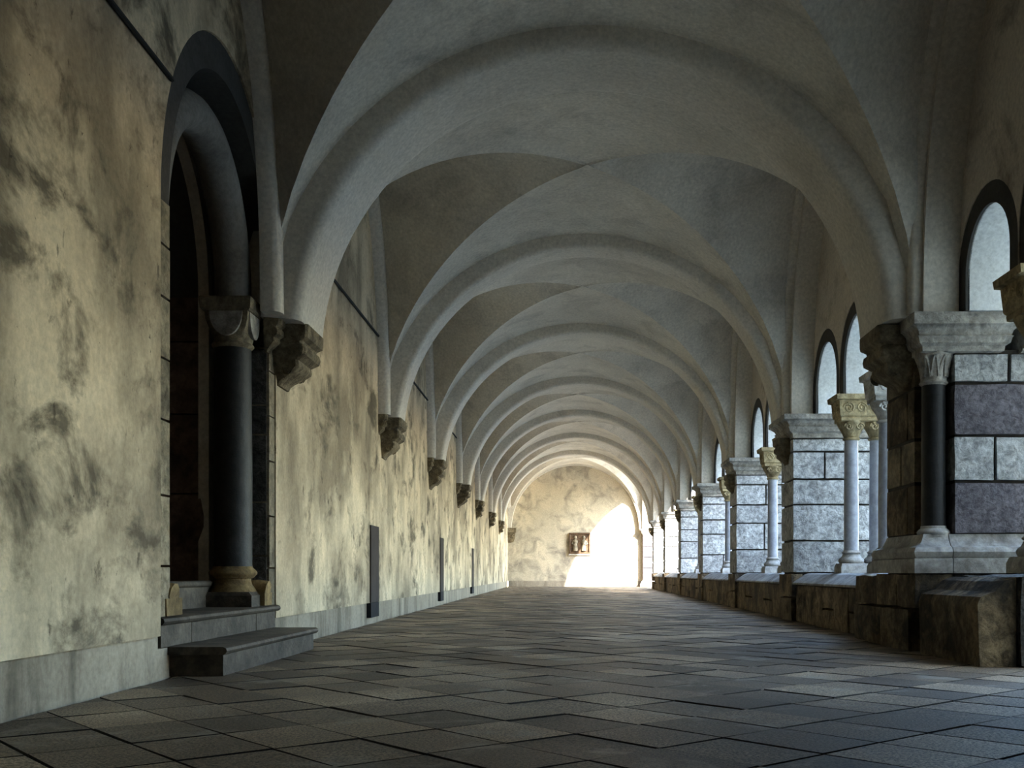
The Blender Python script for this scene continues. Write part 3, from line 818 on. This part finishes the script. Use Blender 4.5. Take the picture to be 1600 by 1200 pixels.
for nm_, yy in (('portal_backing', (PY0-.4, PY0-.05)), ('portal_backing', (PY1+.05, PY1+.4))):
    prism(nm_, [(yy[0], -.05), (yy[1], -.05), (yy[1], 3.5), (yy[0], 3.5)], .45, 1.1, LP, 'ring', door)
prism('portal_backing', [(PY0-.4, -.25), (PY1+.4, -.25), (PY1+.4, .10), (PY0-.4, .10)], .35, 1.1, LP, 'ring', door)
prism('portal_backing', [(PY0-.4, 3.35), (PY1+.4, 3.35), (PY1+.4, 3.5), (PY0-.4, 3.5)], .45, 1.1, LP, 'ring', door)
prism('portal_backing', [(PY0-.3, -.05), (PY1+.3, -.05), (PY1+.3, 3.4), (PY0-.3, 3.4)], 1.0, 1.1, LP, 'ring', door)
for k in range(6):
    a = SI0+(SI1-SI0)*k/6+.003; b = SI0+(SI1-SI0)*(k+1)/6-.003
    prism('plank', [(a, .40), (b, .40), (b, 2.85), (a, 2.85)], .90, .95, LP, 'wood', door)
# inner sill with its roll
prism('inner_sill', [(SI0-.13, .26), (SI1+.13, .26), (SI1+.13, .40), (SI0-.13, .40)], .28, .95, LP, 'step', door)
bm = bmesh.new(); tube_bm(bm, [(XL(s)-.275, s, .392) for s in (SI0-.12, 5.2, SI1-.12)], .018, 10); bm_obj('sill_roll', bm, 'step', door, 60)
# columns, capitals, bases and the roll they carry
COLS = []
def portal_column(cy):
    cx = XL(cy)-.178
    col = empty('column', parent=door)
    def P(o): o.parent = col
    P(lathe('shaft', cx, cy, [(.48, .108), (.5, .105), (1.0, .106), (1.73, .100)], 'darkshaft', None, 32))
    P(lathe('necking', cx, cy, [(1.715, .10)]+torus_bits(1.72, 1.748, .104, .012)+[(1.75, .10)], 'jamb', None, 32))
    # cushion capital: round below, square above
    V, F = [], []; seg = 32; prof = [(0, 0), (.12, .25), (.3, .55), (.5, .8), (.7, .95), (1, 1)]
    for t, k in prof:
        for j in range(seg):
            a = 2*math.pi*j/seg+math.pi/4; c, s = math.cos(a), math.sin(a)
            sq = 1/max(abs(c), abs(s)); rad = .104*(1-k)+.120*k*(1+(sq-1)*min(1, k*1.02))
            V.append((cx+rad*c, cy+rad*s, 1.748+.165*t))
    for q in range(len(prof)-1):
        for j in range(seg): F.append((q*seg+j, q*seg+(j+1)%seg, (q+1)*seg+(j+1)%seg, (q+1)*seg+j))
    F.append(tuple(range(seg-1, -1, -1))); F.append(tuple((len(prof)-1)*seg+j for j in range(seg)))
    P(mesh_obj('capital', V, F, 'jamb', None, 35))
    # raised half-round shields on the faces
    for nx, ny in ((0,-1), (1,0)):
        V = []; n = 17
        for dd in (.10, .1255):
            for k in range(n):
                a = math.pi*k/(n-1); u = .092*math.cos(a); z = 1.905-.135*math.sin(a)
                V.append((cx+nx*dd+(u if ny else 0), cy+ny*dd+(u if nx else 0), z))
        F = [tuple(range(n)), tuple(range(2*n-1, n-1, -1))]+[(k, (k+1)%n, n+(k+1)%n, n+k) for k in range(n)]
        P(mesh_obj('capital_shield', V, F, 'impost', None))
    P(rect_loft('abacus', cx-.128, cx+.128, cy-.128, cy+.128, [(1.908, 0), (1.92, .012), (1.975, .016), (1.985, .01)], 'jamb'))
    P(lathe('torus_base', cx, cy, [(.34, .13), (.36, .125), (.385, .105), (.41, .098), (.42, .10), (.425, .115)]+torus_bits(.428, .475, .115, .018)+[(.48, .11), (.49, .106)], 'basegold', None, 32))
    P(rect_loft('plinth', cx-.14, cx+.14, cy-.14, cy+.10, [(.262, .012), (.325, .012), (.345, -.01)], 'step'))
    return cx
cxx = portal_column(5.80)
bm = bmesh.new()
tube_bm(bm, [(XL(s)-.178, s, z) for s, z in [(4.555, 1.985)]+ell_arc(4.555, 5.80, P_SPR-.02, .74, 40)+[(5.80, 1.985)]], .10, 16)
bm_obj('roll_moulding', bm, 'roll', door, 60)
# ochre stones at the feet of the frame
def foot(y0, y1):
    x = XL((y0+y1)/2)
    rough_block('foot_stone', x-.13, x+.006, y0, y1, .262, .345, 'basegold', door, .003, .1, .01)
    bm = bmesh.new(); tube_bm(bm, [(x-.12, (y0+y1)/2, .352), (x-.06, (y0+y1)/2, .36), (x+.0, (y0+y1)/2, .352)], .055, 10); bm_obj('foot_roll', bm, 'basegold', door, 60)
foot(PI0-.06, PI0+.13); foot(PI1-.12, PI1+.03)

# steps
def step(name, label, x0, y0, y1, z0, z1, cuts):
    r = empty(name, (x0-.2, (y0+y1)/2, z0)); tag(r, label, 'step', 'steps of the portal')
    parts = []
    xb = XL((y0+y1)/2)-.30
    for a, b in zip(cuts, cuts[1:]):
        parts.append(rough_block('riser_stone', xb, x0-.018, y0+a+.002, y0+b-.002, z0, z1-.034, 'step', None, .002, .15, .004))
    bm = bmesh.new(); prof = [(xb, z1-.034), (x0-.012, z1-.034), (x0-.002, z1-.029), (x0+.004, z1-.018), (x0+.0, z1-.006), (x0-.012, z1), (xb, z1)]
    n = len(prof); V = [(a, y0-.018, z) for a, z in prof]+[(a, y1+.018, z) for a, z in prof]
    F = [tuple(range(n)), tuple(range(2*n-1, n-1, -1))]+[(q, (q+1)%n, n+(q+1)%n, n+q) for q in range(n)]
    bm.free(); parts.append(mesh_obj('tread_slab', V, F, 'step', None, 40))
    link_to(r, *parts)
step('portal_step', 'low dark stone step standing out on the floor before the portal', -1.487, 4.45, 6.03, 0, .130, [0, 1.58])
step('portal_step', 'upper dark stone step of three blocks under the portal columns', XL(5.2)+.012, 4.33, 6.03, .131, .262, [0, .36, 1.32, 1.69])

# ------------------------------------------------------------------ small things on the walls
for y, zt, lab in ((9.24, .875, 'tall dark panel against the plaster wall, nearest of three'), (14.6, .95, 'tall dark panel against the plaster wall, middle of three'), (19.9, .93, 'tall dark panel against the plaster wall, farthest of three')):
    r = empty('dark_panel', (XL(y), y, .06)); tag(r, lab, 'panel', 'dark panels on the plaster wall')  # thin dark two-tone sheets set against the wall
    w = .20
    a = prism('dark_panel_top', [(y-w, plz+.002), (y+w, plz+.002), (y+w, zt), (y-w, zt)], -.012, .004, LP, 'panel')
    b = prism('dark_panel_base', [(y-w, .055), (y+w, .055), (y+w, plz), (y-w, plz)], -.012, .03, LP, 'panel2')
    link_to(r, a, b)
def cable(p0, p1, label):
    bm = bmesh.new(); n = 8
    pts = [(XL(p0[0]+(p1[0]-p0[0])*k/n)+.012, p0[0]+(p1[0]-p0[0])*k/n, p0[1]+(p1[1]-p0[1])*k/n) for k in range(n+1)]
    tube_bm(bm, pts, .011, 6)
    tag(bm_obj('wall_cable', bm, 'cable', None, 60), label, 'cable', 'cables on the plaster wall')
cable((2.6, 2.56), (4.38, 2.56), 'black cable running along the plaster wall up to the portal arch')
cable((6.5, 2.60), (9.45, 2.63), 'black cable on the wall between the first and second corbels')
cable((10.1, 2.63), (13.0, 2.64), 'black cable on the wall between the second and third corbels')
cable((13.6, 2.64), (16.7, 2.65), 'black cable on the wall between the third and fourth corbels')
# relief plaque on the end wall
px, pz = (905.5-890)*Y_END/1600, .45+(895.5-849)*Y_END/1600
r = empty('relief_plaque', (px, Y_END, pz)); tag(r, 'square dark bronze relief plaque with two figures on the end wall', 'plaque')
parts = [box('backing', px-.35, px+.35, Y_END-.05, Y_END+.01, pz-.355, pz+.355, 'plaque', None, .01)]
for a in ((-.35, .35, -.35, -.30), (-.35, .35, .30, .35), (-.35, -.30, -.30, .30), (.30, .35, -.30, .30)):
    parts.append(box('frame', px+a[0], px+a[1], Y_END-.10, Y_END-.045, pz+a[2], pz+a[3], 'plaque', None, .012))
parts.append(box('ledge', px-.37, px+.39, Y_END-.08, Y_END+.01, pz-.395, pz-.357, 'plaquef', None, .008))
parts.append(box('ledge', px+.352, px+.385, Y_END-.06, Y_END+.01, pz-.355, pz+.36, 'plaquef', None, .008))
for s in (-1, 1):
    cx = px+s*.14
    prof = [(pz-.26, .03), (pz-.25, .085), (pz-.12, .075), (pz-.04, .06), (pz+.05, .085), (pz+.10, .075), (pz+.125, .03), (pz+.14, .028), (pz+.16, .045), (pz+.20, .055), (pz+.24, .04), (pz+.255, .01)]
    o = lathe('figure', cx, Y_END-.055, prof, 'plaquef', None, 14, 60); o.data.materials[0] = M['jamb']
    bm = bmesh.new(); tube_bm(bm, [(cx+s*.07, Y_END-.07, pz+.07), (cx+s*.12, Y_END-.10, pz-.02), (cx+s*.02, Y_END-.14, pz-.05)], .022, 6)
    arm = bm_obj('figure_arm', bm, 'jamb', None, 60); arm.parent = o
    parts.append(o)
link_to(r, *parts)

# ------------------------------------------------------------------ courtyard outside
court = mesh_obj('courtyard_ground', [(2.6, -40, -.06), (60, -40, -.06), (60, 80, -.06), (2.6, 80, -.06), (2.6, -40, -.3), (60, -40, -.3), (60, 80, -.3), (2.6, 80, -.3)],
    [(0,1,2,3), (7,6,5,4), (0,4,5,1), (1,5,6,2), (2,6,7,3), (3,7,4,0)], 'gravel')
struct(court)

# unseen wing added behind the camera, its height set to shade the near bays
wing = struct(empty('shade_wing'))
wx0, wx1, wy0, wy1, wh = 3.3, 48, -7.5, 2.2, 11.5
W = [(wx0,wy0,0),(wx1,wy0,0),(wx1,wy1,0),(wx0,wy1,0),(wx0,wy0,wh),(wx1,wy0,wh),(wx1,wy1,wh),(wx0,wy1,wh)]
mesh_obj('shade_wing_wall', W, [(0,3,2,1),(4,5,6,7),(0,1,5,4),(1,2,6,5),(2,3,7,6),(3,0,4,7)], 'tymp', wing)
ym = (wy0+wy1)/2
mesh_obj('shade_wing_roof', [(wx0,wy0-.3,wh),(wx1,wy0-.3,wh),(wx1,wy1+.3,wh),(wx0,wy1+.3,wh),(wx0,ym,wh+4.5),(wx1,ym,wh+4.5)], [(0,1,5,4),(3,4,5,2),(0,4,3),(1,2,5),(0,3,2,1)], 'roof', wing)
